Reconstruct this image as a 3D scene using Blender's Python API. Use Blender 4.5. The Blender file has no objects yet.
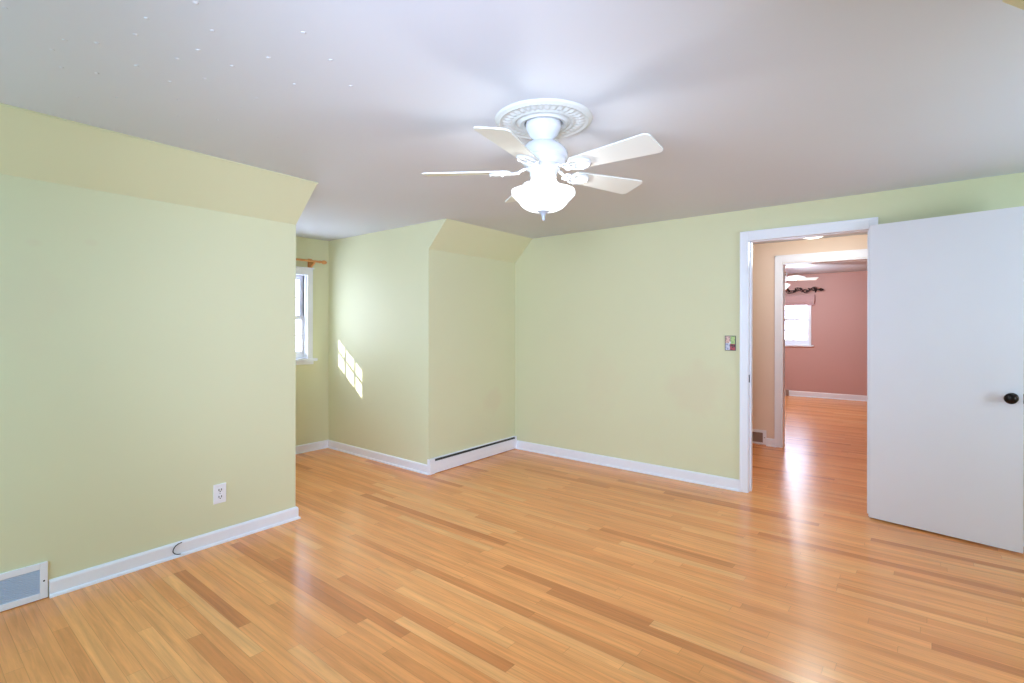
import bpy, bmesh, math, random
from mathutils import Vector, Matrix
R = math.radians
PI = math.pi
C = bpy.context.scene.collection
scn = bpy.context.scene
random.seed(7)

# ------------------------------------------------------------------ camera
cam = bpy.data.cameras.new('camera')
cam.sensor_width = 36.0
cam.lens = 513.7 / 1024 * 36.0
cam.shift_y = -13.8 / 1024
cam.clip_start = 0.02
co = bpy.data.objects.new('camera', cam)
C.objects.link(co)
co.matrix_world = (Matrix.Translation((0, 0, 1.3)) @ Matrix.Rotation(R(37.517), 4, 'Z')
                   @ Matrix.Rotation(R(90), 4, 'X') @ Matrix.Rotation(R(0.0845), 4, 'Z'))
scn.camera = co

# ------------------------------------------------------------------ world, sun, lights, exposure
w = bpy.data.worlds.new('sky')
scn.world = w
w.use_nodes = True
bg = w.node_tree.nodes['Background']
bg.inputs[0].default_value = (0.70, 0.79, 1.0, 1)
bg.inputs[1].default_value = 12.0

def light(name, kind, loc, energy, color=(1, 1, 1), size=None, size_y=None, aim=None, parent=None, angle=None):
    l = bpy.data.lights.new(name, kind)
    l.energy = energy
    l.color = color
    if kind == 'AREA':
        l.shape = 'RECTANGLE'
        l.size = size
        l.size_y = size_y or size
    elif kind == 'POINT':
        l.shadow_soft_size = size or 0.05
    elif kind == 'SPOT':
        l.shadow_soft_size = size
        l.spot_size = angle
        l.spot_blend = 1.0
    elif kind == 'SUN':
        l.angle = angle
    o = bpy.data.objects.new(name, l)
    C.objects.link(o)
    o.location = loc
    if aim is not None:
        o.rotation_euler = Vector(aim).to_track_quat('-Z', 'Y').to_euler()
    if parent:
        o.parent = parent
    return o

SUN = Vector((1.0, 1.45, -0.72))
light('sun', 'SUN', (-9, -8, 7), 9.0, (1.0, 0.97, 0.92), aim=SUN, angle=R(0.6))
# area lamps: added fill behind the camera, daylight of the unbuilt right-hand alcove window
light('gable_fill', 'AREA', (-1.9, -1.50, 1.30), 82, (0.36, 0.68, 1.0), 2.4, 1.2, aim=(0, 1, -0.45))
light('corner_fill_spot', 'SPOT', (-0.10, -0.35, 1.50), 450, (0.58, 0.665, 0.92), 0.3, aim=(-0.56, 0.83, 0.0), angle=R(84))  # added fill spot near the camera, evens out the far corner
light('alcove_daylight', 'AREA', (1.75, 2.9, 1.35), 38, (0.58, 0.78, 1.0), 1.0, 1.2, aim=(-1, -0.1, 0.35))
# sky portals in the two windows that the photo shows
for nm, loc, aim, sx, sy in (('portal_alcove', (-5.13, 2.54, 1.41), (1, 0, 0), 0.9, 0.95),
                             ('portal_far', (-1.85, 11.27, 1.41), (0, -1, 0), 0.9, 0.95)):
    o = light(nm, 'AREA', loc, 1.0, (1, 1, 1), sx, sy, aim=aim)
    o.data.cycles.is_portal = True

scn.view_settings.view_transform = 'Standard'
scn.view_settings.look = 'None'
scn.view_settings.gamma = 1.0
scn.view_settings.use_curve_mapping = False
scn.view_settings.exposure = 0.14
scn.cycles.use_denoising = True
scn.cycles.max_bounces = 10
scn.cycles.diffuse_bounces = 7
scn.cycles.glossy_bounces = 4
scn.cycles.transparent_max_bounces = 12
scn.cycles.sample_clamp_indirect = 6.0
scn.cycles.caustics_reflective = False
scn.cycles.caustics_refractive = False

# ------------------------------------------------------------------ materials
def srgb(r, g, b):
    def f(c):
        c /= 255.0
        return c / 12.92 if c <= 0.04045 else ((c + 0.055) / 1.055) ** 2.4
    return (f(r), f(g), f(b), 1.0)

class NT:
    def __init__(s, name):
        s.m = bpy.data.materials.new(name)
        s.m.use_nodes = True
        s.t = s.m.node_tree
        s.b = s.t.nodes['Principled BSDF']
        s.out = s.t.nodes['Material Output']
    def n(s, typ, **kw):
        nd = s.t.nodes.new(typ)
        for k, v in kw.items():
            setattr(nd, k, v)
        return nd
    def l(s, a, b):
        s.t.links.new(a, b)
    def math(s, op, a, b=None, c=None):
        nd = s.n('ShaderNodeMath', operation=op)
        for i, v in enumerate((a, b, c)):
            if v is None:
                continue
            if isinstance(v, (int, float)):
                nd.inputs[i].default_value = v
            else:
                s.l(v, nd.inputs[i])
        return nd.outputs[0]
    def mix(s, fac, a, b, blend='MIX'):
        nd = s.n('ShaderNodeMix', data_type='RGBA', blend_type=blend)
        for i, v in ((0, fac), (6, a), (7, b)):
            if isinstance(v, (int, float)):
                nd.inputs[i].default_value = v
            elif isinstance(v, tuple):
                nd.inputs[i].default_value = v
            else:
                s.l(v, nd.inputs[i])
        return nd.outputs[2]

def simple(name, col, rough=0.5, metal=0.0, var=0.03, scale=8.0, bump=0.0, bscale=200.0, spec=0.5, coat=0.0):
    t = NT(name)
    tc = t.n('ShaderNodeTexCoord')
    no = t.n('ShaderNodeTexNoise')
    no.inputs['Scale'].default_value = scale
    no.inputs['Detail'].default_value = 3
    t.l(tc.outputs['Object'], no.inputs['Vector'])
    dark = tuple(c * (1 - 2 * var) for c in col[:3]) + (1,)
    lite = tuple(min(1, c * (1 + 2 * var)) for c in col[:3]) + (1,)
    t.l(t.mix(no.outputs[0], dark, lite), t.b.inputs['Base Color'])
    t.b.inputs['Roughness'].default_value = rough
    t.b.inputs['Metallic'].default_value = metal
    t.b.inputs['Specular IOR Level'].default_value = spec
    t.b.inputs['Coat Weight'].default_value = coat
    if bump > 0:
        nb = t.n('ShaderNodeTexNoise')
        nb.inputs['Scale'].default_value = bscale
        t.l(tc.outputs['Object'], nb.inputs['Vector'])
        bp = t.n('ShaderNodeBump')
        bp.inputs['Strength'].default_value = bump
        bp.inputs['Distance'].default_value = 0.002
        t.l(nb.outputs[0], bp.inputs['Height'])
        t.l(bp.outputs[0], t.b.inputs['Normal'])
    return t.m

def wall_paint(name, col, spots=(), stain=(0.5, 0.4, 0.3, 1), rough=0.55):
    """matt wall paint with faint rollered mottling and a few patched, slightly different spots"""
    t = NT(name)
    geo = t.n('ShaderNodeNewGeometry')
    no = t.n('ShaderNodeTexNoise')
    no.inputs['Scale'].default_value = 1.4
    no.inputs['Detail'].default_value = 5
    t.l(geo.outputs['Position'], no.inputs['Vector'])
    a = tuple(c * 0.975 for c in col[:3]) + (1,)
    b = tuple(min(1, c * 1.025) for c in col[:3]) + (1,)
    cur = t.mix(no.outputs[0], a, b)
    n2 = t.n('ShaderNodeTexNoise')
    n2.inputs['Scale'].default_value = 6.0
    n2.inputs['Detail'].default_value = 3
    t.l(geo.outputs['Position'], n2.inputs['Vector'])
    for (p, rx, rz, amt) in spots:
        sub = t.n('ShaderNodeVectorMath', operation='SUBTRACT')
        t.l(geo.outputs['Position'], sub.inputs[0])
        sub.inputs[1].default_value = p
        sc = t.n('ShaderNodeVectorMath', operation='MULTIPLY')
        t.l(sub.outputs[0], sc.inputs[0])
        sc.inputs[1].default_value = (1 / rx, 1 / rx, 1 / rz)
        ln = t.n('ShaderNodeVectorMath', operation='LENGTH')
        t.l(sc.outputs[0], ln.inputs[0])
        d = t.math('ADD', ln.outputs['Value'], t.math('MULTIPLY', t.math('SUBTRACT', n2.outputs[0], 0.5), 1.6))
        f = t.n('ShaderNodeMapRange')
        f.inputs[1].default_value = 1.15
        f.inputs[2].default_value = 0.55
        f.inputs[3].default_value = 0.0
        f.inputs[4].default_value = amt
        t.l(d, f.inputs[0])
        cur = t.mix(f.outputs[0], cur, stain)
    t.l(cur, t.b.inputs['Base Color'])
    t.b.inputs['Roughness'].default_value = rough
    t.b.inputs['Specular IOR Level'].default_value = 0.3
    nb = t.n('ShaderNodeTexNoise')
    nb.inputs['Scale'].default_value = 160
    t.l(geo.outputs['Position'], nb.inputs['Vector'])
    bp = t.n('ShaderNodeBump')
    bp.inputs['Strength'].default_value = 0.06
    bp.inputs['Distance'].default_value = 0.002
    t.l(nb.outputs[0], bp.inputs['Height'])
    t.l(bp.outputs[0], t.b.inputs['Normal'])
    return t.m

def oak_floor(name):
    """strip oak boards 57 mm wide running along X, every board its own tone and grain"""
    t = NT(name)
    geo = t.n('ShaderNodeNewGeometry')
    rot = t.n('ShaderNodeVectorRotate', rotation_type='Z_AXIS')
    rot.inputs['Angle'].default_value = R(1.6)
    t.l(geo.outputs['Position'], rot.inputs['Vector'])
    sep = t.n('ShaderNodeSeparateXYZ')
    t.l(rot.outputs[0], sep.inputs[0])
    x, y = sep.outputs[0], sep.outputs[1]
    W = 0.057
    yy = t.math('DIVIDE', t.math('ADD', y, 20.0), W)
    row = t.math('FLOOR', yy)
    fy = t.math('FRACT', yy)
    wn = t.n('ShaderNodeTexWhiteNoise', noise_dimensions='1D')
    t.l(row, wn.inputs['W'])
    wn2 = t.n('ShaderNodeTexWhiteNoise', noise_dimensions='1D')
    t.l(t.math('ADD', row, 371.3), wn2.inputs['W'])
    L = t.math('ADD', t.math('MULTIPLY', wn.outputs['Value'], 0.8), 0.7)
    xx = t.math('DIVIDE', t.math('ADD', t.math('ADD', x, 30.0), t.math('MULTIPLY', wn2.outputs['Value'], 3.0)), L)
    colm = t.math('FLOOR', xx)
    fx = t.math('FRACT', xx)
    cv = t.n('ShaderNodeCombineXYZ')
    t.l(row, cv.inputs[0])
    t.l(colm, cv.inputs[1])
    rnd = t.n('ShaderNodeTexWhiteNoise', noise_dimensions='2D')
    t.l(cv.outputs[0], rnd.inputs['Vector'])
    ramp = t.n('ShaderNodeValToRGB')
    cr = ramp.color_ramp
    cr.elements[0].position = 0.0
    cr.elements[0].color = FLOOR_TONES[0]
    cr.elements[1].position = 1.0
    cr.elements[1].color = FLOOR_TONES[-1]
    for p, c in zip((0.10, 0.35, 0.65, 0.88), FLOOR_TONES[1:-1]):
        e = cr.elements.new(p)
        e.color = c
    t.l(rnd.outputs['Value'], ramp.inputs[0])
    # grain: noise stretched along the board, shifted per board
    gv = t.n('ShaderNodeCombineXYZ')
    t.l(t.math('ADD', t.math('MULTIPLY', x, 2.2), t.math('MULTIPLY', rnd.outputs['Value'], 57.0)), gv.inputs[0])
    t.l(t.math('MULTIPLY', y, 48.0), gv.inputs[1])
    t.l(t.math('MULTIPLY', rnd.outputs['Value'], 13.0), gv.inputs[2])
    g = t.n('ShaderNodeTexNoise')
    g.inputs['Scale'].default_value = 1.0
    g.inputs['Detail'].default_value = 6
    g.inputs['Roughness'].default_value = 0.62
    g.inputs['Distortion'].default_value = 0.6
    t.l(gv.outputs[0], g.inputs['Vector'])
    gr = t.n('ShaderNodeMapRange')
    gr.inputs[1].default_value = 0.3
    gr.inputs[2].default_value = 0.7
    gr.inputs[3].default_value = 0.76
    gr.inputs[4].default_value = 1.12
    t.l(g.outputs[0], gr.inputs[0])
    col = t.mix(1.0, ramp.outputs[0], (1, 1, 1, 1), 'MULTIPLY')
    gm = t.n('ShaderNodeVectorMath', operation='SCALE')
    t.l(col, gm.inputs[0])
    t.l(gr.outputs[0], gm.inputs['Scale'])
    # seams
    ey = t.math('MINIMUM', fy, t.math('SUBTRACT', 1.0, fy))
    sy = t.math('LESS_THAN', ey, 0.018)
    ex = t.math('MULTIPLY', t.math('MINIMUM', fx, t.math('SUBTRACT', 1.0, fx)), L)
    sx = t.math('LESS_THAN', ex, 0.0012)
    seam = t.math('MAXIMUM', sy, sx)
    fin = t.mix(t.math('MULTIPLY', seam, 0.30), gm.outputs[0], srgb(120, 66, 26))
    t.l(fin, t.b.inputs['Base Color'])
    t.b.inputs['Roughness'].default_value = 0.28
    t.b.inputs['Specular IOR Level'].default_value = 0.5
    rv = t.n('ShaderNodeMapRange')
    rv.inputs[3].default_value = 0.20
    rv.inputs[4].default_value = 0.30
    t.l(g.outputs[0], rv.inputs[0])
    t.l(rv.outputs[0], t.b.inputs['Roughness'])
    # slight cupping of every board so reflections break into streaks
    cup = t.math('MULTIPLY', t.math('POWER', t.math('ABSOLUTE', t.math('SUBTRACT', fy, 0.5)), 2.0), 0.8)
    hgt = t.math('ADD', t.math('ADD', cup, t.math('MULTIPLY', g.outputs[0], 0.10)), t.math('MULTIPLY', rnd.outputs['Value'], 0.1))
    bp = t.n('ShaderNodeBump')
    bp.inputs['Strength'].default_value = 0.25
    bp.inputs['Distance'].default_value = 0.0012
    t.l(hgt, bp.inputs['Height'])
    t.l(bp.outputs[0], t.b.inputs['Normal'])
    return t.m

FLOOR_TONES = [srgb(210, 128, 72), srgb(234, 153, 89), srgb(244, 163, 97), srgb(248, 169, 102), srgb(251, 175, 108), srgb(252, 183, 118)]

M = {}
YEL = srgb(217, 218, 183)
M['wall'] = wall_paint('pale_yellow_paint', YEL,
                       spots=[((-1.37, 4.36, 0.78), 0.28, 0.22, 0.19), ((-3.33, 4.05, 0.55), 0.16, 0.13, 0.2),
                              ((-3.29, 0.763, 1.73), 0.035, 0.02, 0.16), ((-3.29, 0.55, 1.70), 0.03, 0.02, 0.14),
                              ((-3.29, 0.50, 1.40), 0.2, 0.2, 0.10), ((-2.3, 4.39, 0.8), 0.2, 0.3, 0.10)],
                       stain=srgb(214, 190, 168))
M['ceiling'] = wall_paint('white_ceiling_paint', srgb(208, 212, 220), rough=0.7)
M['hall'] = wall_paint('beige_hall_paint', srgb(228, 206, 188))
M['pink'] = wall_paint('dusty_rose_paint', srgb(200, 158, 152))
M['floor'] = oak_floor('oak_strip_floor')
M['trim'] = simple('white_trim_paint', srgb(236, 239, 248), 0.32, var=0.01)
M['door'] = simple('white_door_paint', srgb(226, 226, 236), 0.42, var=0.012, scale=3)
M['fan'] = simple('white_enamel', srgb(213, 216, 221), 0.25, var=0.005)
M['blade'] = simple('white_blade', srgb(224, 228, 222), 0.4, var=0.015, scale=4)
M['plaster'] = simple('white_plaster', srgb(214, 217, 214), 0.6, var=0.02, scale=20)
M['plastic'] = simple('white_plastic', srgb(238, 238, 244), 0.3, var=0.005)
M['slot'] = simple('dark_slot', srgb(40, 40, 44), 0.6)
M['bronze'] = simple('dark_bronze', srgb(34, 26, 24), 0.28, metal=0.7, var=0.1)
M['iron'] = simple('dark_iron', srgb(48, 28, 26), 0.5, metal=0.4, var=0.15)
M['wire'] = simple('black_wire', srgb(24, 24, 28), 0.5)
M['grille'] = simple('blue_grey_grille', srgb(190, 206, 228), 0.4, var=0.03)
M['grille_dark'] = simple('grille_recess', srgb(132, 152, 180), 0.7, var=0.03)
M['hall_grille'] = simple('brown_grey_grille', srgb(158, 134, 124), 0.5, var=0.03)
M['rodwood'] = simple('varnished_wood', srgb(206, 144, 84), 0.35, var=0.12, scale=14)
M['shade_fabric'] = simple('dusty_pink_linen', srgb(196, 160, 160), 0.9, var=0.06, scale=60, bump=0.3, bscale=400)
M['steel'] = simple('brushed_steel', srgb(150, 150, 156), 0.35, metal=0.8)
M['grey_enamel'] = simple('grey_enamel', srgb(178, 190, 204), 0.3, metal=0.3)
M['fins'] = simple('heater_fins', srgb(96, 100, 104), 0.5, metal=0.5)

def glass_mat():
    t = NT('window_glass')
    tr = t.n('ShaderNodeBsdfTransparent')
    tr.inputs[0].default_value = (0.97, 0.98, 1, 1)
    gl = t.n('ShaderNodeBsdfGlossy')
    gl.inputs['Roughness'].default_value = 0.02
    mx = t.n('ShaderNodeMixShader')
    mx.inputs[0].default_value = 0.06
    t.l(tr.outputs[0], mx.inputs[1])
    t.l(gl.outputs[0], mx.inputs[2])
    t.l(mx.outputs[0], t.out.inputs[0])
    return t.m
M['glass'] = glass_mat()

def glow_glass(name, strength, col, through=0.55):
    t = NT(name)
    em = t.n('ShaderNodeEmission')
    em.inputs[0].default_value = col
    em.inputs[1].default_value = strength
    tr = t.n('ShaderNodeBsdfTransparent')
    mx = t.n('ShaderNodeMixShader')
    mx.inputs[0].default_value = through
    t.l(em.outputs[0], mx.inputs[1])
    t.l(tr.outputs[0], mx.inputs[2])
    t.l(mx.outputs[0], t.out.inputs[0])
    return t.m
M['lit_shade'] = glow_glass('lit_frosted_glass', 2.6, (0.92, 0.97, 1, 1))
M['lit_dome'] = glow_glass('lit_hall_glass', 3.0, (1, 0.98, 0.92, 1), 0.3)

# ------------------------------------------------------------------ mesh helpers
class MB:
    def __init__(s):
        s.bm = bmesh.new()
        s.mi = 0
    def _mark(s, n0):
        s.bm.faces.ensure_lookup_table()
        for f in s.bm.faces[n0:]:
            f.material_index = s.mi
    def face(s, pts):
        n0 = len(s.bm.faces)
        s.bm.faces.new([s.bm.verts.new(p) for p in pts])
        s._mark(n0)
    def hexa(s, lo, hi):
        """lo, hi: four points each, same winding"""
        n0 = len(s.bm.faces)
        a = [s.bm.verts.new(p) for p in lo]
        b = [s.bm.verts.new(p) for p in hi]
        k = len(a)
        s.bm.faces.new(a[::-1])
        s.bm.faces.new(b)
        for i in range(k):
            j = (i + 1) % k
            s.bm.faces.new((a[i], a[j], b[j], b[i]))
        s._mark(n0)
    prism = hexa
    def box(s, x0, x1, y0, y1, z0, z1, fy=None, bev=0.0):
        fy = fy or (lambda x: 0.0)
        q = [(x0, y0), (x1, y0), (x1, y1), (x0, y1)]
        if bev <= 0:
            s.hexa([(x, y + fy(x), z0) for x, y in q], [(x, y + fy(x), z1) for x, y in q])
        else:
            t = bmesh.new()
            vs = [t.verts.new((x, y + fy(x), z)) for z in (z0, z1) for x, y in q]
            for f in ((3, 2, 1, 0), (4, 5, 6, 7), (0, 1, 5, 4), (1, 2, 6, 5), (2, 3, 7, 6), (3, 0, 4, 7)):
                t.faces.new([vs[i] for i in f])
            bmesh.ops.bevel(t, geom=t.edges[:], offset=bev, segments=2, profile=0.7, affect='EDGES')
            s.merge(t)
    def merge(s, t):
        n0 = len(s.bm.faces)
        mp = {v: s.bm.verts.new(v.co) for v in t.verts}
        for f in t.faces:
            s.bm.faces.new([mp[v] for v in f.verts])
        t.free()
        s._mark(n0)
    def lathe(s, prof, seg=32, c=(0, 0, 0), axis='Z', mod=None, closed=False):
        n0 = len(s.bm.faces)
        rings = []
        for r, z in prof:
            ring = []
            if r < 1e-6:
                p = (0, 0, z)
                ring = [s.bm.verts.new(s._ax(p, c, axis))]
            else:
                for i in range(seg):
                    a = 2 * PI * i / seg
                    rr, zz = (r, z) if mod is None else mod(r, z, a)
                    ring.append(s.bm.verts.new(s._ax((rr * math.cos(a), rr * math.sin(a), zz), c, axis)))
            rings.append(ring)
        for A, B in zip(rings, rings[1:]):
            for i in range(seg):
                j = (i + 1) % seg
                if len(A) == 1 and len(B) == 1:
                    continue
                if len(A) == 1:
                    s.bm.faces.new((A[0], B[i], B[j]))
                elif len(B) == 1:
                    s.bm.faces.new((A[i], A[j], B[0]))
                else:
                    s.bm.faces.new((A[i], A[j], B[j], B[i]))
        s._mark(n0)
    @staticmethod
    def _ax(p, c, axis):
        x, y, z = p
        if axis == 'X':
            x, y, z = z, x, y
        elif axis == 'Y':
            x, y, z = x, z, y
        return (x + c[0], y + c[1], z + c[2])
    def tube(s, pts, r, seg=8, closed=False, flat=1.0, up=None):
        """round (or flattened) tube along a path; r may be a list"""
        n0 = len(s.bm.faces)
        pts = [Vector(p) for p in pts]
        n = len(pts)
        rs = r if isinstance(r, (list, tuple)) else [r] * n
        rings = []
        prev = None
        for i, p in enumerate(pts):
            if closed:
                d = pts[(i + 1) % n] - pts[i - 1]
            else:
                d = pts[min(i + 1, n - 1)] - pts[max(i - 1, 0)]
            d.normalize()
            if up is not None:
                u = Vector(up)
            else:
                u = prev if prev is not None else (Vector((0, 0, 1)) if abs(d.z) < 0.9 else Vector((1, 0, 0)))
            side = d.cross(u).normalized()
            u2 = side.cross(d).normalized()
            prev = u2
            rings.append([s.bm.verts.new(p + rs[i] * (math.cos(2 * PI * k / seg) * side + flat * math.sin(2 * PI * k / seg) * u2)) for k in range(seg)])
        rr = range(n) if closed else range(n - 1)
        for i in rr:
            A, B = rings[i], rings[(i + 1) % n]
            for k in range(seg):
                j = (k + 1) % seg
                s.bm.faces.new((A[k], A[j], B[j], B[k]))
        if not closed:
            s.bm.faces.new(rings[0][::-1])
            s.bm.faces.new(rings[-1])
        s._mark(n0)
    def ball(s, c, r, sc=(1, 1, 1), seg=12, rot=None):
        t = bmesh.new()
        bmesh.ops.create_uvsphere(t, u_segments=seg, v_segments=max(6, seg // 2), radius=r)
        m = Matrix.Diagonal((*sc, 1))
        if rot is not None:
            m = rot.to_4x4() @ m
        bmesh.ops.transform(t, matrix=Matrix.Translation(c) @ m, verts=t.verts)
        s.merge(t)
    def build(s, name, mats, parent=None, smooth=None, kind=None, loc=None):
        bmesh.ops.recalc_face_normals(s.bm, faces=s.bm.faces[:])
        me = bpy.data.meshes.new(name)
        s.bm.to_mesh(me)
        s.bm.free()
        for m in (mats if isinstance(mats, (list, tuple)) else [mats]):
            me.materials.append(m)
        if smooth is not None:
            for p in me.polygons:
                p.use_smooth = True
            me.set_sharp_from_angle(angle=R(smooth))
        o = bpy.data.objects.new(name, me)
        C.objects.link(o)
        if parent is not None:
            o.parent = parent
        if loc is not None:
            o.location = loc
        if kind:
            o['kind'] = kind
        return o

def empty(name, loc, rz=0.0, label=None, cat=None, group=None, kind=None, parent=None):
    o = bpy.data.objects.new(name, None)
    o.empty_display_size = 0.1
    C.objects.link(o)
    o.location = loc
    o.rotation_euler = (0, 0, rz)
    tag(o, label, cat, group, kind)
    if parent:
        o.parent = parent
    return o

def tag(o, label=None, cat=None, group=None, kind=None):
    if label: o['label'] = label
    if cat: o['category'] = cat
    if group: o['group'] = group
    if kind: o['kind'] = kind
    return o

S = 'structure'
ZC, ZK = 2.237, 1.998                     # flat ceiling, top of the knee walls
LX = lambda y: -3.2897 - 0.012 * (y - 1.7)       # near left knee wall
RX = lambda y: -3.3626 + 0.0073 * (y - 3.0)      # knee wall beyond the alcove
CY = lambda x: 3.163 - 0.0304 * (x + 3.3626)     # far cheek of the alcove
DY = lambda x: 4.3562 - 0.0283 * (x + 1.0)       # wall with the doorway
Y1 = 1.874                                # near cheek of the alcove
XB = -4.98                                # alcove window wall
YB = -1.6                                 # gable wall behind the camera
YH = 6.222                                # hall wall
YP = 11.10                                # far wall of the rose room
ZP = 2.32

# ------------------------------------------------------------------ floor and ceilings
b = MB(); b.box(-5.2, 2.2, -1.8, 11.35, -0.1, 0.0); b.build('floor', M['floor'], kind=S)
b = MB()
b.hexa([(-5.2, -1.8, ZC), (2.2, -1.8, ZC), (2.2, DY(2.2) + 0.06, ZC), (-5.2, DY(-5.2) + 0.06, ZC)],
       [(-5.2, -1.8, ZC + .1), (2.2, -1.8, ZC + .1), (2.2, DY(2.2) + 0.06, ZC + .1), (-5.2, DY(-5.2) + 0.06, ZC + .1)])
POPS = [(-1.63, 0.62), (-1.83, 0.56), (-1.96, 0.57), (-1.74, 0.71), (-1.52, 0.89), (-2.18, 0.44), (-2.12, 0.51), (-2.29, 0.43),
        (-1.9, 0.73), (-2.02, 0.71), (-1.76, 0.9), (-1.6, 1.04), (-2.42, 0.48), (-2.19, 0.64), (-1.92, 0.85), (-2.37, 0.57),
        (-2.23, 0.76), (-2.1, 0.83), (-1.87, 1.06), (-1.71, 1.2), (-2.68, 0.58), (-2.56, 0.68), (-2.38, 0.84), (-2.11, 1.03),
        (-2.25, 1.03), (-2.57, 0.91), (-2.47, 1.03), (-2.77, 1.08), (-2.1, 0.29), (-2.46, 1.31)]
for i, (x, y) in enumerate(POPS):          # raised nail heads under the paint
    b.ball((x, y, ZC), 0.0075 if i < 20 else 0.006, (1, 1, 0.36), 10)
b.build('ceiling', M['ceiling'], kind=S, smooth=30)
b = MB(); b.box(-3.2, 2.2, 4.42, YH + 0.06, ZC, ZC + .1); b.build('ceiling_hall', M['ceiling'], kind=S)
b = MB(); b.box(-4.2, 2.2, YH + 0.06, YP + 0.14, ZP, ZP + .1); b.build('ceiling_far_room', M['ceiling'], kind=S)

# ------------------------------------------------------------------ walls of the yellow room
def knee_block(name, ya, yb, xa, xb, ds, far):
    """knee wall with the sloped ceiling strip above it, solid back to x=far"""
    def prof(y, x):
        return [(x, y, 0), (x, y, ZK), (x + ds, y, ZC), (far, y, ZC), (far, y, 0)]
    b = MB()
    b.prism(prof(ya, xa) if not callable(ya) else [(p[0], ya(p[0]), p[2]) for p in prof(0, xa)],
            prof(yb, xb) if not callable(yb) else [(p[0], yb(p[0]), p[2]) for p in prof(0, xb)])
    return b.build(name, M['wall'], kind=S)
knee_block('wall_left', -1.7, Y1, LX(-1.7), LX(Y1), 0.263, -5.1)
knee_block('wall_left_corner', CY, lambda x: DY(x) + 0.05, RX(3.16), RX(4.42), 0.231, -5.1)
knee_block('wall_right', -1.7, 2.025, 0.48, 0.48, -0.263, 1.9)
# thin painted bead along the top of the left slope
b = MB()
b.hexa([(LX(-1.6) + .263, -1.6, ZC - .008), (LX(-1.6) + .270, -1.6, ZC - .008), (LX(-1.6) + .270, -1.6, ZC), (LX(-1.6) + .263, -1.6, ZC)],
       [(LX(Y1) + .263, Y1, ZC - .008), (LX(Y1) + .270, Y1, ZC - .008), (LX(Y1) + .270, Y1, ZC), (LX(Y1) + .263, Y1, ZC)])
b.build('trim_slope', M['wall'], kind=S)

def holed_wall_x(name, x0, x1, ya, yb, h, hole, mat):
    """wall in the YZ plane with one window hole (y0,y1,z0,z1)"""
    b = MB()
    y0, y1, z0, z1 = hole
    for q in ((ya, y0, 0, h), (y1, yb, 0, h), (y0, y1, 0, z0), (y0, y1, z1, h)):
        b.box(x0, x1, q[0], q[1], q[2], q[3])
    return b.build(name, mat, kind=S)
WIN1 = (2.12, 2.96, 0.95, 1.855)
holed_wall_x('wall_alcove', XB - 0.12, XB, Y1 - 0.02, CY(XB) + 0.02, ZC, WIN1, M['wall'])
b = MB(); b.box(-3.4, 2.2, YB - 0.1, YB, 0, ZC); b.build('wall_back', M['wall'], kind=S)
b = MB(); b.box(1.85, 1.95, 1.95, 4.40, 0, ZC); b.build('wall_right_alcove', M['wall'], kind=S)

# wall with the doorway
OX0, OX1, OZ = -1.0, -0.196, 2.000
def door_wall(y0, y1, name, mat, xa=-3.45, xb=2.0):
    b = MB()
    b.box(xa, OX0, y0, y1, 0, ZC, DY)
    b.box(OX1, xb, y0, y1, 0, ZC, DY)
    b.box(OX0, OX1, y0, y1, OZ, ZC, DY)
    return b.build(name, mat, kind=S)
door_wall(0.0, 0.06, 'wall_front', M['wall'])
door_wall(0.06, 0.12, 'wall_hall_near', M['hall'], -3.2)

# hall and rose room
HX0, HX1, HZ = -1.077, -0.27, 2.005
def hall_wall(y0, y1, name, mat, h, xa, xb):
    b = MB()
    b.box(xa, HX0, y0, y1, 0, h)
    b.box(HX1, xb, y0, y1, 0, h)
    b.box(HX0, HX1, y0, y1, HZ, h)
    return b.build(name, mat, kind=S)
hall_wall(YH, YH + 0.06, 'wall_hall_far', M['hall'], ZC, -3.2, 2.1)
hall_wall(YH + 0.06, YH + 0.12, 'wall_rose_near', M['pink'], ZP, -4.2, 2.1)
b = MB(); b.box(-3.2, -3.1, 4.46, YH, 0, ZC); b.build('wall_hall_left', M['hall'], kind=S)
b = MB(); b.box(2.0, 2.1, 4.2, YH, 0, ZC); b.build('wall_hall_right', M['hall'], kind=S)
b = MB(); b.box(-4.2, -4.1, YH + .12, YP, 0, ZP); b.build('wall_rose_left', M['pink'], kind=S)
b = MB(); b.box(2.0, 2.1, YH + .12, YP, 0, ZP); b.build('wall_rose_right', M['pink'], kind=S)
b = MB()
WX = -1.85
wx0, wx1, wz0, wz1 = WX - 0.40, WX + 0.40, 0.97, 1.86
for q in ((-4.2, wx0, 0, ZP), (wx1, 2.1, 0, ZP), (wx0, wx1, 0, wz0), (wx0, wx1, wz1, ZP)):
    b.box(q[0], q[1], YP, YP + 0.12, q[2], q[3])
b.build('wall_rose_far', M['pink'], kind=S)

# unseen slab added outside the alcove window to shade its upper sash from sun
b = MB()
b.hexa([(-5.1, 0.2, 2.24), (-6.05, 0.2, 2.10), (-6.05, 3.9, 2.10), (-5.1, 3.9, 2.24)],
       [(-5.1, 0.2, 2.36), (-6.05, 0.2, 2.16), (-6.05, 3.9, 2.16), (-5.1, 3.9, 2.36)])
b.build('trim_sun_block', M['trim'], kind=S)

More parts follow.
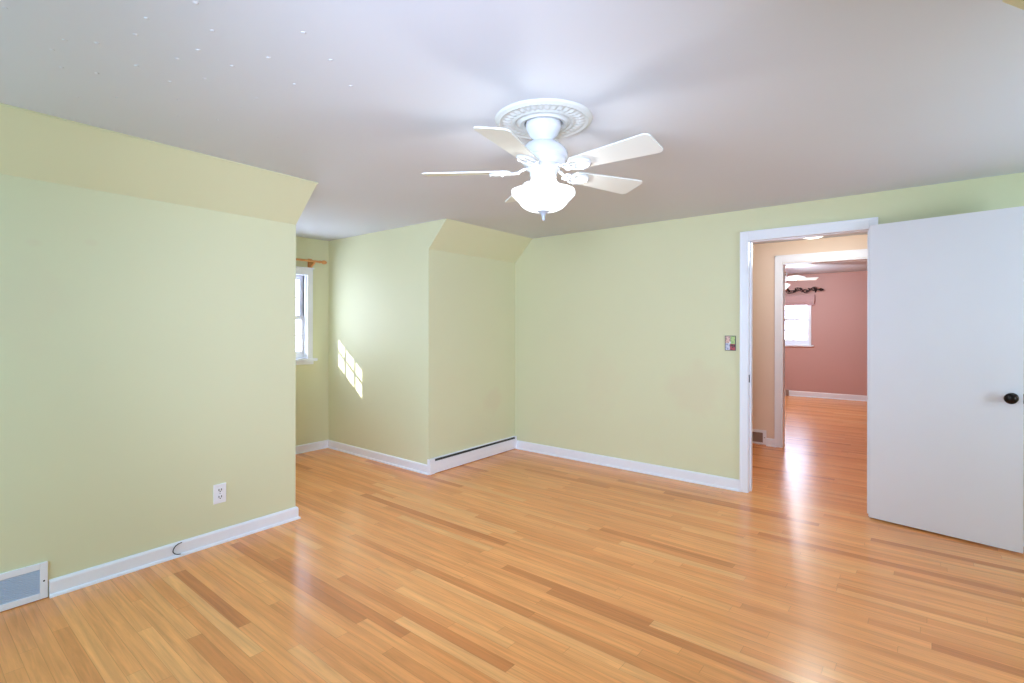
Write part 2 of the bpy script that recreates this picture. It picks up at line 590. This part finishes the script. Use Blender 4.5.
# ------------------------------------------------------------------ baseboards
def skirting(name, A, B, n, h=0.082, t=0.014, ea=0.0, eb=0.0, shoe=True):
    """profile run from A to B (floor points); n = unit normal into the room; ea/eb lengthen the ends (mitre)"""
    A, B, n = Vector((*A, 0)), Vector((*B, 0)), Vector((*n, 0)).normalized()
    d = (B - A).normalized()
    prof = [(0, 0)]
    if shoe:
        prof += [(t + .011, 0), (t + .0105, .006), (t + .007, .012), (t, .015)]
    else:
        prof += [(t, 0)]
    prof += [(t, h - .012), (t * .75, h - .004), (t * .4, h), (0, h)]
    lo = [A - d * (ea * p[0]) + n * p[0] + Vector((0, 0, p[1])) for p in prof]
    hi = [B + d * (eb * p[0]) + n * p[0] + Vector((0, 0, p[1])) for p in prof]
    b = MB()
    b.prism(lo, hi)
    return b.build(name, M['trim'], kind=S)
skirting('baseboard_left', (LX(0.605), 0.605), (LX(Y1), Y1), (1, 0), eb=1)
skirting('baseboard_left_rear', (LX(-1.6), -1.6), (LX(0.24), 0.24), (1, 0))
skirting('baseboard_alcove_near', (LX(Y1), Y1), (XB, Y1), (0, 1), ea=1, eb=-1)
skirting('baseboard_window', (XB, Y1), (XB, CY(XB)), (1, 0), ea=-1, eb=-1)
skirting('baseboard_alcove_far', (XB, CY(XB)), (RX(3.16), CY(RX(3.16))), (0, -1), ea=-1, eb=1)
skirting('baseboard_front', (RX(4.42) + .03, DY(-3.33)), (-1.048, DY(-1.048)), (0, -1), h=0.090)
skirting('baseboard_front_right', (-0.158, DY(-.158)), (1.85, DY(1.85)), (0, -1), h=0.090)
skirting('baseboard_hall', (-1.225, YH), (-1.125, YH), (0, -1), h=0.085)
skirting('baseboard_rose', (-4.1, YP), (-1.852, YP), (0, -1), h=0.10)
skirting('baseboard_rose_right', (-1.792, YP), (2.0, YP), (0, -1), h=0.10)

# ------------------------------------------------------------------ doorway trims
def casing(name, xo0, xi0, xi1, xo1, zi, zo, y_face, depth, fy=None, mat=None, jamb=None, jx0=None, jx1=None, jz=None):
    fy = fy or (lambda x: 0.0)
    b = MB()
    y0, y1 = y_face - depth, y_face
    b.box(xo0, xi0, y0, y1, 0, zo, fy, bev=.004)
    b.box(xi1, xo1, y0, y1, 0, zo, fy, bev=.004)
    b.box(xi0, xi1, y0 + .001, y1, zi, zo, fy, bev=.004)
    # thin back band on the outer edge
    b.box(xo0 - .004, xo0 + .010, y0 - .004, y1, 0, zo + .004, fy, bev=.002)
    b.box(xo1 - .010, xo1 + .004, y0 - .004, y1, 0, zo + .004, fy, bev=.002)
    b.box(xo0 - .004, xo1 + .004, y0 - .004, y1, zo - .010, zo + .004, fy, bev=.002)
    return b.build(name, mat or M['trim'], kind=S)
casing('trim_1', -1.046, -0.993, -0.204, -0.158, 1.986, 2.058, 0.0, 0.018, DY)
b = MB()                                  # jamb lining with its stop
b.box(OX0, OX0 + .012, -.008, .128, 0, OZ, DY)
b.box(OX1 - .012, OX1, -.008, .128, 0, OZ, DY)
b.box(OX0, OX1, -.008, .128, OZ - .012, OZ, DY)
b.box(OX0 + .012, OX0 + .022, .045, .075, 0, OZ - .012, DY)
b.box(OX1 - .022, OX1 - .012, .045, .075, 0, OZ - .012, DY)
b.box(OX0 + .012, OX1 - .012, .045, .075, OZ - .016, OZ - .012, DY)
jamb = b.build('trim_jamb', M['trim'], kind=S)
b = MB()                                  # latch strike
b.box(OX0 + .012, OX0 + .0145, .006, .030, .87, .93, DY)
b.box(OX0 + .0125, OX0 + .0150, .012, .022, .885, .915, DY)
b.build('strike_plate', M['bronze'], jamb)['label'] = 'dark strike plate on the white door jamb'
casing('trim_2', -1.139, HX0 + .003, HX1 - .002, -0.19, 2.008, 2.086, YH, 0.018)
b = MB()
b.box(HX0, HX0 + .012, YH - .006, YH + .126, 0, HZ)
b.box(HX1 - .012, HX1, YH - .006, YH + .126, 0, HZ)
b.box(HX0, HX1, YH - .006, YH + .126, HZ - .012, HZ)
b.build('trim_hall_jamb', M['trim'], kind=S)

# ------------------------------------------------------------------ the open door
door = empty('door_1', (-0.201, 4.262, 0), R(-11.6), kind=S)
tag(door, 'white flush door standing wide open to the right of doorway', 'door')
b = MB(); b.box(0, 0.747, 0, 0.035, 0.012, 2.001, bev=.002); b.build('door_slab', M['door'], door)
KX, KZ = 0.700, 0.897
for side, y0 in ((-1, 0.0), (1, 0.035)):
    b = MB()
    pr = [(0, 0), (.030, 0), (.030, .003), (.024, .007), (.012, .009), (.0105, .024), (.015, .029), (.026, .033), (.0305, .042),
          (.0305, .050), (.026, .058), (.016, .063), (0, .0645)]
    b.lathe([(r, side * z) for r, z in pr], 28, (KX, y0, KZ), 'Y')
    k = b.build('door_knob', M['bronze'], door, smooth=35)
    k['label'] = 'round dark bronze door knob'
for z in (0.22, 1.0, 1.78):
    b = MB()
    b.lathe([(0, -.045), (.006, -.045), (.006, .045), (0, .045)], 12, (-.002, .041, z))
    b.box(0.0, .003, .002, .033, z - .044, z + .044)
    b.build('hinge', M['trim'], door, smooth=40)
b = MB(); b.box(0.7465, 0.7485, .006, .029, KZ - .028, KZ + .028); b.build('latch_plate', M['bronze'], door)

# ------------------------------------------------------------------ windows
def window(name, loc, rz, cw, gw, z_stool, zl0, zl1, zu0, zu1, z_head, cap, rec, apron):
    """double hung window, local x = width, y = outward.  cw casing half width, gw glass half width"""
    root = empty(name, loc, rz, kind=S)
    ow = gw + .045                               # opening half width
    b = MB()
    b.box(-cw, -ow + .005, -.02, 0, z_stool, z_head, bev=.003)
    b.box(ow - .005, cw, -.02, 0, z_stool, z_head, bev=.003)
    b.box(-cw, cw, -.022, 0, z_head - .02, z_head + .045, bev=.003)
    b.box(-cw - .012, cw + .012, -.032, 0, z_head + .045, z_head + cap, bev=.004)
    b.build('window_casing', M['trim'], root)
    b = MB()
    b.box(-cw - .042, cw + .042, -.045, rec + .01, z_stool - .028, z_stool, bev=.004)
    b.box(-cw - .01, cw + .01, -.018, 0, z_stool - apron, z_stool - .028, bev=.003)
    b.build('window_sill', M['trim'], root)
    b = MB()
    b.box(-ow - .012, -ow, 0, .118, z_stool, zu1 + .06)
    b.box(ow, ow + .012, 0, .118, z_stool, zu1 + .06)
    b.box(-ow - .012, ow + .012, 0, .118, zu1 + .045, zu1 + .06)
    b.box(-ow - .012, ow + .012, .03, .125, z_stool - .012, z_stool + .004)
    for sx in (-1, 1):
        b.box(*sorted((sx * ow, sx * (ow - .014))), .004, rec - .004, z_stool, zu1 + .045)     # inner stops
    b.build('window_frame', M['trim'], root)
    for nm, y, za, zb, lo, hi in (('lower_sash', rec, zl0, zl1, zl0 - z_stool - .002, .042), ('upper_sash', rec + .036, zu0, zu1, .040, .044)):
        b = MB()
        y1 = y + .032
        b.box(-ow + .001, -gw, y, y1, za - lo, zb + hi, bev=.003)
        b.box(gw, ow - .001, y, y1, za - lo, zb + hi, bev=.003)
        b.box(-gw, gw, y, y1, za - lo, za, bev=.003)
        b.box(-gw, gw, y, y1, zb, zb + hi, bev=.003)
        sash = b.build(nm, M['trim'], root)
        b = MB()
        for k in (1, 2):
            x = -gw + 2 * gw * k / 3
            b.box(x - .008, x + .008, y + .006, y + .026, za, zb)
        zm = (za + zb) / 2
        b.box(-gw, gw, y + .006, y + .026, zm - .008, zm + .008)
        b.build('muntin', M['trim'], sash)
        b = MB(); b.box(-gw - .005, gw + .005, y + .014, y + .018, za - .005, zb + .005)
        b.build('pane', M['glass'], sash)
    b = MB()
    b.box(-.03, .03, rec - .002, rec + .03, zl1 + .042, zl1 + .05, bev=.002)
    b.lathe([(0, 0), (.012, 0), (.012, .012), (0, .014)], 12, (0, rec + .014, zl1 + .05))
    b.build('sash_lock', M['steel'], root)
    return root
window('window_1', (XB, 2.54, 0), R(90), 0.475, 0.375, 0.975, 1.05, 1.38, 1.42, 1.80, 1.866, 0.060, 0.030, .062)
window('window_2', (WX, YP, 0), 0, 0.43, 0.355, 0.980, 1.076, 1.44, 1.48, 1.80, 1.866, 0.060, 0.045, .036)

# ------------------------------------------------------------------ ceiling fan
def make_fan(root, spin):
    """root sits on the ceiling; everything hangs below it"""
    z = lambda world: world - 2.237
    b = MB()
    b.lathe([(0, 0), (.079, 0), (.080, z(2.215)), (.079, z(2.195)), (.074, z(2.187)), (.070, z(2.180)), (.058, z(2.158)), (.043, z(2.147)), (.039, z(2.140)), (.039, z(2.130)), (0, z(2.130))], 40)
    b.build('canopy', M['fan'], root, smooth=35)
    b = MB()
    b.lathe([(0, z(2.140)), (.040, z(2.140)), (.052, z(2.136)), (.078, z(2.124)), (.099, z(2.103)), (.110, z(2.080)), (.111, z(2.066)),
             (.103, z(2.060)), (.103, z(2.050)), (.096, z(2.040)), (.082, z(2.034)), (.078, z(2.028)), (0, z(2.028))], 48)
    b.build('motor_housing', M['fan'], root, smooth=35)
    b = MB()
    b.lathe([(0, z(2.03)), (.072, z(2.03)), (.074, z(2.024)), (.074, z(2.012)), (.066, z(2.008)), (.060, z(1.998)), (.060, z(1.984)), (.056, z(1.978)), (0, z(1.978))], 40)
    b.build('switch_housing', M['fan'], root, smooth=35)
    b = MB()
    def wav(r, zz, a):
        k = max(0.0, 1 - abs(zz - z(1.908)) / .035)
        return r * (1 + .022 * k * math.cos(6 * a)), zz + .004 * k * math.cos(6 * a)
    b.lathe([(.054, z(1.986)), (.056, z(1.972)), (.061, z(1.958)), (.074, z(1.943)), (.098, z(1.931)), (.126, z(1.920)), (.1455, z(1.909)), (.143, z(1.900)),
             (.130, z(1.886)), (.114, z(1.870)), (.102, z(1.854)), (.088, z(1.841)), (.068, z(1.831)), (.040, z(1.825)), (.012, z(1.823))], 60, mod=wav)
    b.build('glass_shade', M['lit_shade'], root, smooth=60)['label'] = 'glowing white frosted glass bowl shade'
    b = MB()
    b.lathe([(0, z(1.832)), (.026, z(1.830)), (.027, z(1.824)), (.020, z(1.820)), (.012, z(1.812)), (.007, z(1.803)), (.005, z(1.797)), (.0065, z(1.793)), (.0065, z(1.788)), (.003, z(1.783)), (0, z(1.782))], 24)
    b.build('finial', M['grey_enamel'], root, smooth=40)
    zb = z(2.003)
    pitch = R(-12)
    def pt(x, y, dz=0.0):
        return Vector((x, y * math.cos(pitch) - dz * math.sin(pitch), zb + y * math.sin(pitch) + dz * math.cos(pitch)))
    out = []
    r0, r1, w0, w1 = .150, .548, .046, .073
    for i in range(9):                    # rounded root
        a = PI / 2 + PI * i / 8
        out.append((r0 + .025 + .025 * math.cos(a), w0 * math.sin(a)))
    for sgn, a0 in ((-1, -PI / 2), (1, 0)):
        for i in range(7):
            a = a0 + (PI / 2) * i / 6
            rc = .024
            out.append((r1 - rc + rc * math.cos(a), sgn * (w1 - rc) + rc * math.sin(a)))
    me = None
    for k in range(5):
        az = R(spin + 72 * k)
        if me is None:
            b = MB()
            b.prism([pt(x, y, 0.0) for x, y in out], [pt(x, y, .006) for x, y in out])
            bl = b.build('fan_blade', M['blade'], root)
            me = bl
            b = MB()
            b.tube([(.062, 0, z(2.020)), (.085, 0, z(2.018)), (.110, 0, z(2.006)), (.130, 0, z(1.997)), (.142, 0, z(1.996))], [.013, .011, .009, .008, .008], 10, flat=.6)
            b.tube([pt(.192 + .052 * math.cos(2 * PI * i / 28), .040 * math.sin(2 * PI * i / 28), -.005) for i in range(28)], .0055, 8, closed=True)
            b.tube([pt(.158 + .014 * math.cos(2 * PI * i / 20), .012 * math.sin(2 * PI * i / 20), -.005) for i in range(20)], .004, 8, closed=True)
            for sg in (-1, 1):            # little side scrolls
                b.tube([pt(.128 + .014 * math.cos(PI * 1.6 * i / 12), sg * (.012 + .014 * math.sin(PI * 1.6 * i / 12)), -.004) for i in range(13)], .0045, 8)
            b.prism([pt(x, y, -.004) for x, y in ((.168, -.004), (.240, -.003), (.240, .003), (.168, .004))],
                    [pt(x, y, 0) for x, y in ((.168, -.004), (.240, -.003), (.240, .003), (.168, .004))])
            iron = b.build('blade_bracket', M['fan'], bl, smooth=50)
            for sx, sy in ((.242, 0), (.192, .039), (.192, -.039)):
                b = MB()
                b.ball(pt(sx, sy, -.012), .0045, (1, 1, .5), 8)
                b.build('bracket_screw', M['fan'], bl, smooth=60)
        else:
            bl = me.copy(); C.objects.link(bl); bl.parent = root
            for ch in list(me.children):
                c2 = ch.copy(); C.objects.link(c2); c2.parent = bl
        bl.rotation_euler = (0, 0, az)

FX, FY = -1.299, 1.923
fan = empty('ceiling_fan', (FX, FY, ZC), 0, 'white five-blade ceiling fan with lit glass bowl, hanging from the carved medallion', 'ceiling fan')
make_fan(fan, -4.5)
light('fan_light', 'POINT', (0, 0, 1.920 - ZC), 9.0, (0.92, 0.97, 1.0), 0.022, parent=fan)

# carved plaster medallion round the fan mount
b = MB()
def carve(r, z, a):
    if .128 < r < .182:
        k = 1 - abs(r - .155) / .027
        z -= .0075 * k * (0.5 + 0.5 * math.cos(36 * a)) ** 0.7
    if .182 <= r <= .192:
        z -= .002 * (0.5 + 0.5 * math.cos(72 * a))
    return r, z
prof = [(.082, 0), (.082, -.020), (.090, -.026), (.100, -.026), (.106, -.018), (.116, -.015), (.122, -.020), (.128, -.020),
        (.133, -.014), (.140, -.013), (.148, -.0125), (.155, -.012), (.162, -.0115), (.170, -.011), (.177, -.011), (.181, -.013), (.186, -.016), (.190, -.016),
        (.194, -.012), (.199, -.011), (.205, -.007), (.208, 0)]
b.lathe(prof, 288, (0, 0, 0), mod=carve)
for v in b.bm.verts:
    v.co.x *= 1.055; v.co.y *= 1.055
md = b.build('ceiling_medallion', M['plaster'], smooth=50, loc=(FX, FY, ZC))
tag(md, 'round white carved plaster ceiling medallion with leaf ring above the fan', 'medallion')

# ------------------------------------------------------------------ things on the left wall
def register(name, loc, rz, label, x0, x1, z0, z1, gx0, gx1, gz0, gz1, mframe, mgr, mback, nl, screws):
    """grille on a wall, local x along the wall, -y into the room"""
    root = empty(name, loc, rz, label, 'air vent')
    b = MB()
    t = .010
    b.box(x0, gx0, -t, 0, z0, z1, bev=.003)
    b.box(gx1, x1, -t, 0, z0, z1, bev=.003)
    b.box(gx0, gx1, -t, 0, z0, gz0, bev=.003)
    b.box(gx0, gx1, -t, 0, gz1, z1, bev=.003)
    b.build('vent_frame', mframe, root)
    b = MB(); b.box(gx0, gx1, -.0015, 0, gz0, gz1); b.build('vent_back', mback, root)
    b = MB()
    for i in range(nl):
        zz = gz0 + (gz1 - gz0) * (i + .5) / nl
        hh = (gz1 - gz0) / nl * .36
        b.hexa([(gx0, -.003, zz - hh), (gx0, -.008, zz - hh * 1.2), (gx0, -.008, zz + hh * .2), (gx0, -.003, zz + hh)],
               [(gx1, -.003, zz - hh), (gx1, -.008, zz - hh * 1.2), (gx1, -.008, zz + hh * .2), (gx1, -.003, zz + hh)])
    b.build('louvers', mgr, root)
    for sx, sz in screws:
        b = MB(); b.ball((sx, -t, sz), .0042, (1, .4, 1), 10); b.build('screw', M['iron'], root, smooth=60)
    return root
# left wall faces +X : local x -> +Y reversed so that -y local -> +X world  (rz = +90deg)
register('air_vent', (LX(0.5), 0, 0), R(90), 'white framed floor-level air vent with blue-grey louvers on the left wall',
         0.235, 0.600, 0.004, 0.176, 0.265, 0.571, 0.034, 0.146, M['trim'], M['grille'], M['grille_dark'], 13, ((0.586, 0.088), (0.25, 0.088)))

b = MB()
cab = []
P0 = [(.014, 1.176, .0755), (.017, 1.160, .0745), (.020, 1.143, .068), (.021, 1.133, .056), (.021, 1.129, .044), (.021, 1.131, .034), (.021, 1.140, .024), (.022, 1.152, .018), (.026, 1.166, .016)]
for i in range(len(P0) - 1):              # Catmull-Rom smoothing
    a, p, q, c = (Vector(P0[max(0, min(len(P0) - 1, j))]) for j in (i - 1, i, i + 1, i + 2))
    for s_ in range(4):
        u = s_ / 4
        cab.append(0.5 * ((2 * p) + (q - a) * u + (2 * a - 5 * p + 4 * q - c) * u * u + (3 * p - a - 3 * q + c) * u ** 3))
cab.append(Vector(P0[-1]))
b.tube([(v.x, v.y, v.z) for v in cab], .0024, 8)
tag(b.build('cable', M['wire'], smooth=60, loc=(LX(1.16), 0, 0)), 'short black curled cable end in front of the left baseboard', 'cable')

ou = empty('wall_outlet', (LX(1.385), 1.385, 0.298), R(90), 'white double wall outlet low on the left wall', 'outlet')
b = MB(); b.box(-.036, .036, -.006, 0, -.058, .058, bev=.003); b.build('cover_plate', M['plastic'], ou)
for dz in (.0205, -.0205):
    b = MB()
    b.prism([(.0165 * math.cos(a) * 1.02, -.0085, dz + max(-.0125, min(.0125, .0165 * math.sin(a)))) for a in [2 * PI * i / 28 for i in range(28)]],
            [(.0165 * math.cos(a) * 1.02, -.004, dz + max(-.0125, min(.0125, .0165 * math.sin(a)))) for a in [2 * PI * i / 28 for i in range(28)]])
    rc = b.build('receptacle', M['plastic'], ou)
    b = MB()
    b.box(-.0095, -.0050, -.0090, -.0070, dz - .003, dz + .0090)
    b.box(.0050, .0095, -.0090, -.0070, dz - .003, dz + .0090)
    b.lathe([(0, -.0090), (.0034, -.0090), (.0034, -.0070), (0, -.0070)], 12, (0, 0, dz - .0078), 'Y')
    b.build('socket_hole', M['slot'], rc)
b = MB(); b.ball((0, -.006, 0), .003, (1, .4, 1), 8); b.build('screw', M['steel'], ou, smooth=60)

# ------------------------------------------------------------------ baseboard heater
hx = RX(3.8)
ht = empty('baseboard_heater', (hx, 3.16, 0), 0, 'long low white baseboard heater with dark slot along top, beyond the alcove', 'heater')
h0, h1 = .018, DY(-3.3) - 3.16 - .012
b = MB(); b.box(0, .004, h0, h1, .004, .135); b.build('back_plate', M['trim'], ht)
b = MB()
b.hexa([(.024, h0, .006), (.034, h0, .006), (.036, h0, .112), (.026, h0, .112)], [(.024, h1, .006), (.034, h1, .006), (.036, h1, .112), (.026, h1, .112)])
b.build('front_cover', M['trim'], ht)
b = MB()
b.hexa([(.002, h0, .128), (.020, h0, .1275), (.020, h0, .131), (.002, h0, .134)], [(.002, h1, .128), (.020, h1, .1275), (.020, h1, .131), (.002, h1, .134)])
b.build('top_lip', M['trim'], ht)
b = MB()
b.box(.004, .032, h0 + .026, h1 - .024, .04, .1245)  # solid dark block, its colour stands in for shade inside the slot
b.build('slot_shade', M['slot'], ht)
for ya, yb in ((h0 - .034, h0 + .026), (h1 - .022, h1 + .004)):
    b = MB(); b.box(0, .038, ya, yb, .002, .136, bev=.003); b.build('end_cap', M['trim'], ht)

# ------------------------------------------------------------------ picture switch plate by the doorway
sx_, sy_ = -1.125, DY(-1.125)
sp = empty('switch_plate', (sx_, sy_, 1.178), R(-1.62), 'small dark-edged switch plate with coloured picture squares, left of the doorway', 'switch plate')
b = MB(); b.box(-.042, .042, -.006, 0, -.060, .060, bev=.002)
b.build('plate', simple('dark_edge', srgb(74, 68, 70), 0.4), sp)
def patch_mat(name, base, blotch, scale):
    t = NT(name)
    tc = t.n('ShaderNodeTexCoord')
    v = t.n('ShaderNodeTexVoronoi')
    v.inputs['Scale'].default_value = scale
    t.l(tc.outputs['Object'], v.inputs['Vector'])
    cr = t.n('ShaderNodeValToRGB')
    cr.color_ramp.elements[0].position = 0.25
    cr.color_ramp.elements[0].color = blotch
    cr.color_ramp.elements[1].position = 0.55
    cr.color_ramp.elements[1].color = base
    t.l(v.outputs['Distance'], cr.inputs[0])
    t.l(cr.outputs[0], t.b.inputs['Base Color'])
    t.b.inputs['Roughness'].default_value = .35
    return t.m
for x0, x1, z0, z1, mm in ((-.037, .001, .002, .055, patch_mat('pink_square', srgb(226, 190, 178), srgb(170, 140, 140), 60)),
                           (.002, .037, -.006, .055, patch_mat('green_square', srgb(178, 200, 132), srgb(140, 176, 112), 55)),
                           (-.037, -.003, -.055, .001, patch_mat('white_square', srgb(206, 208, 226), srgb(150, 156, 190), 50)),
                           (-.002, .037, -.055, -.007, patch_mat('red_square', srgb(176, 66, 78), srgb(50, 30, 36), 48))):
    b = MB(); b.box(x0, x1, -.0068, -.005, z0, z1); b.build('picture_square', mm, sp)
b = MB(); b.box(-.005, .005, -.017, -.006, -.004, .012, bev=.002); b.build('toggle', M['plastic'], sp)

# ------------------------------------------------------------------ alcove curtain rod
cr_ = empty('curtain_rod', (XB + .08, 2.555, 1.99), 0, 'brown wooden curtain rod with ball ends above the alcove window', 'curtain rod')
b = MB(); b.lathe([(0, -.50), (.011, -.50), (.011, .50), (0, .50)], 16, (0, 0, 0), 'Y'); b.build('rod', M['rodwood'], cr_, smooth=40)
for sg in (1, -1):
    b = MB()
    b.lathe([(r, sg * zz) for r, zz in ((0, .50), (.015, .50), (.015, .510), (.010, .514), (.009, .520), (.016, .530), (.021, .545), (.021, .560), (.015, .575), (.006, .585), (0, .588))], 18, (0, 0, 0), 'Y')
    b.build('rod_end', M['rodwood'], cr_, smooth=40)
    b = MB()
    yb_ = sg * .432
    b.box(-.080, -.066, yb_ - .022, yb_ + .022, -.085, .03, bev=.003)
    b.hexa([(-.066, yb_ - .011, -.070), (-.066, yb_ - .011, -.008), (.012, yb_ - .011, -.008), (.012, yb_ - .011, -.022)],
           [(-.066, yb_ + .011, -.070), (-.066, yb_ + .011, -.008), (.012, yb_ + .011, -.008), (.012, yb_ + .011, -.022)])
    b.tube([(.016 * math.cos(a), yb_, .016 * math.sin(a)) for a in [PI + PI * i / 10 for i in range(11)]], .008, 8)
    b.build('rod_bracket', M['rodwood'], cr_)

# ------------------------------------------------------------------ hall
register('air_vent', (0, YH, 0), 0, 'low beige air vent with brown grille on the hall wall, seen through the doorway',
         -1.50, -1.226, 0.010, 0.168, -1.476, -1.262, 0.030, 0.138, M['trim'], M['hall_grille'], M['hall_grille'], 9, ((-1.244, .088),))
hl = empty('hall_ceiling_light', (-0.67, 5.30, ZC), 0, 'glowing round hall ceiling light peeking below the door head', 'ceiling light')
b = MB(); b.lathe([(0, 0), (.155, 0), (.157, -.010), (.150, -.018), (.14, -.018), (0, -.018)], 40); b.build('lamp_base', M['fan'], hl, smooth=40)
b = MB(); b.lathe([(.145, -.018), (.144, -.05), (.132, -.085), (.10, -.113), (.05, -.130), (0, -.136)], 40); b.build('glass_dome', M['lit_dome'], hl, smooth=60)
light('hall_light', 'POINT', (0, 0, -.20), 21.0, (0.95, 1.0, 0.92), 0.08, parent=hl)

# ------------------------------------------------------------------ rose room
fan2 = empty('ceiling_fan', (-1.62, 9.20, ZP), 0, 'white ceiling fan in the rose room, half hidden behind the door casing', 'ceiling fan')
make_fan(fan2, 24)
light('rose_fan_light', 'POINT', (0, 0, 1.935 - ZC), 150.0, (0.86, 0.96, 1.0), 0.05, parent=fan2)

# folded fabric shade over the top of the far window
b = MB()
x0, x1 = -2.335, -1.365
yf = YP - .075
prof = [(yf, 1.730), (yf - .012, 1.738), (yf - .010, 1.760), (yf, 1.772), (yf - .016, 1.778), (yf - .014, 1.80), (yf - .004, 1.812), (yf - .008, 1.90), (yf - .006, 1.925), (yf + .02, 1.93),
        (yf + .074, 1.93), (yf + .074, 1.915), (yf + .02, 1.91), (yf + .012, 1.88), (yf + .012, 1.735)]
b.prism([(x0, y, z) for y, z in prof], [(x1, y, z) for y, z in prof])
for x in (x0, x1):
    b.box(x - .003, x + .003, yf - .002, YP - .002, 1.78, 1.925)
tag(b.build('roman_shade', M['shade_fabric']), 'dusty pink folded fabric shade over the top of the far window', 'window shade')

ir = empty('scroll_curtain_rod', (-1.85, YP - .115, 2.012), 0, 'dark iron curtain rod with leafy scrolls above the far window', 'curtain rod')
b = MB(); b.tube([(-.56, 0, 0), (.56, 0, 0)], .007, 8); b.build('rod', M['iron'], ir, smooth=60)
b = MB()
vine = [(-.54 + 1.08 * i / 90, -.008, .048 * math.sin(2 * PI * i / 90 * 4.5)) for i in range(91)]
b.tube(vine, .0055, 6)
for k in range(8):
    cx = -.49 + .14 * k
    sg = 1 if k % 2 else -1
    b.tube([(cx + (.048 - .036 * i / 24) * math.cos(sg * 2 * PI * 1.35 * i / 24), -.010, sg * .012 + (.048 - .036 * i / 24) * math.sin(sg * 2 * PI * 1.35 * i / 24)) for i in range(25)], .0058, 6)
b.build('scroll', M['iron'], ir, smooth=60)
for k in range(10):
    cx = -.50 + .111 * k
    sg = 1 if k % 2 else -1
    b = MB()
    rot = Matrix.Rotation(R(35 * sg + 20), 3, 'Y')
    b.ball((cx, -.012, sg * .022), .036, (1.0, .25, .52), 10, rot)
    b.ball((cx + .022, -.012, -sg * .02), .025, (1.0, .25, .5), 10, Matrix.Rotation(R(-50 * sg), 3, 'Y'))
    b.build('leaf', M['iron'], ir, smooth=60)
for sg in (-1, 1):
    b = MB()
    b.ball((sg * .575, 0, 0), .016, (1.3, 1, 1), 10)
    for a in range(6):
        rot = Matrix.Rotation(R(60 * a), 3, 'X') @ Matrix.Rotation(R(-60 * sg), 3, 'Y')
        v = Vector((sg * .598, .020 * math.cos(R(60 * a)), .020 * math.sin(R(60 * a))))
        b.ball(v, .020, (1.1, .6, .45), 8, Matrix.Rotation(R(60 * a), 3, 'X'))
    b.ball((sg * .625, 0, 0), .018, (1, 1, 1), 8)
    b.build('rod_end', M['iron'], ir, smooth=60)
    b = MB()
    b.tube([(sg * .50, 0, -.006), (sg * .50, .04, -.02), (sg * .50, .112, -.02)], .005, 8)
    b.box(sg * .50 - .012, sg * .50 + .012, .109, .1145, -.045, .02)
    b.build('rod_bracket', M['iron'], ir)

# little junction box interrupting the far baseboard
b = MB()
b.box(-.029, .029, -.030, 0, 0, .115, bev=.004)
b.box(-.010, .010, -.033, -.028, .045, .07, bev=.002)
tag(b.build('junction_box', M['hall_grille'], loc=(-1.822, YP, 0)), 'tiny mauve box set into the far room baseboard below the window', 'junction box')
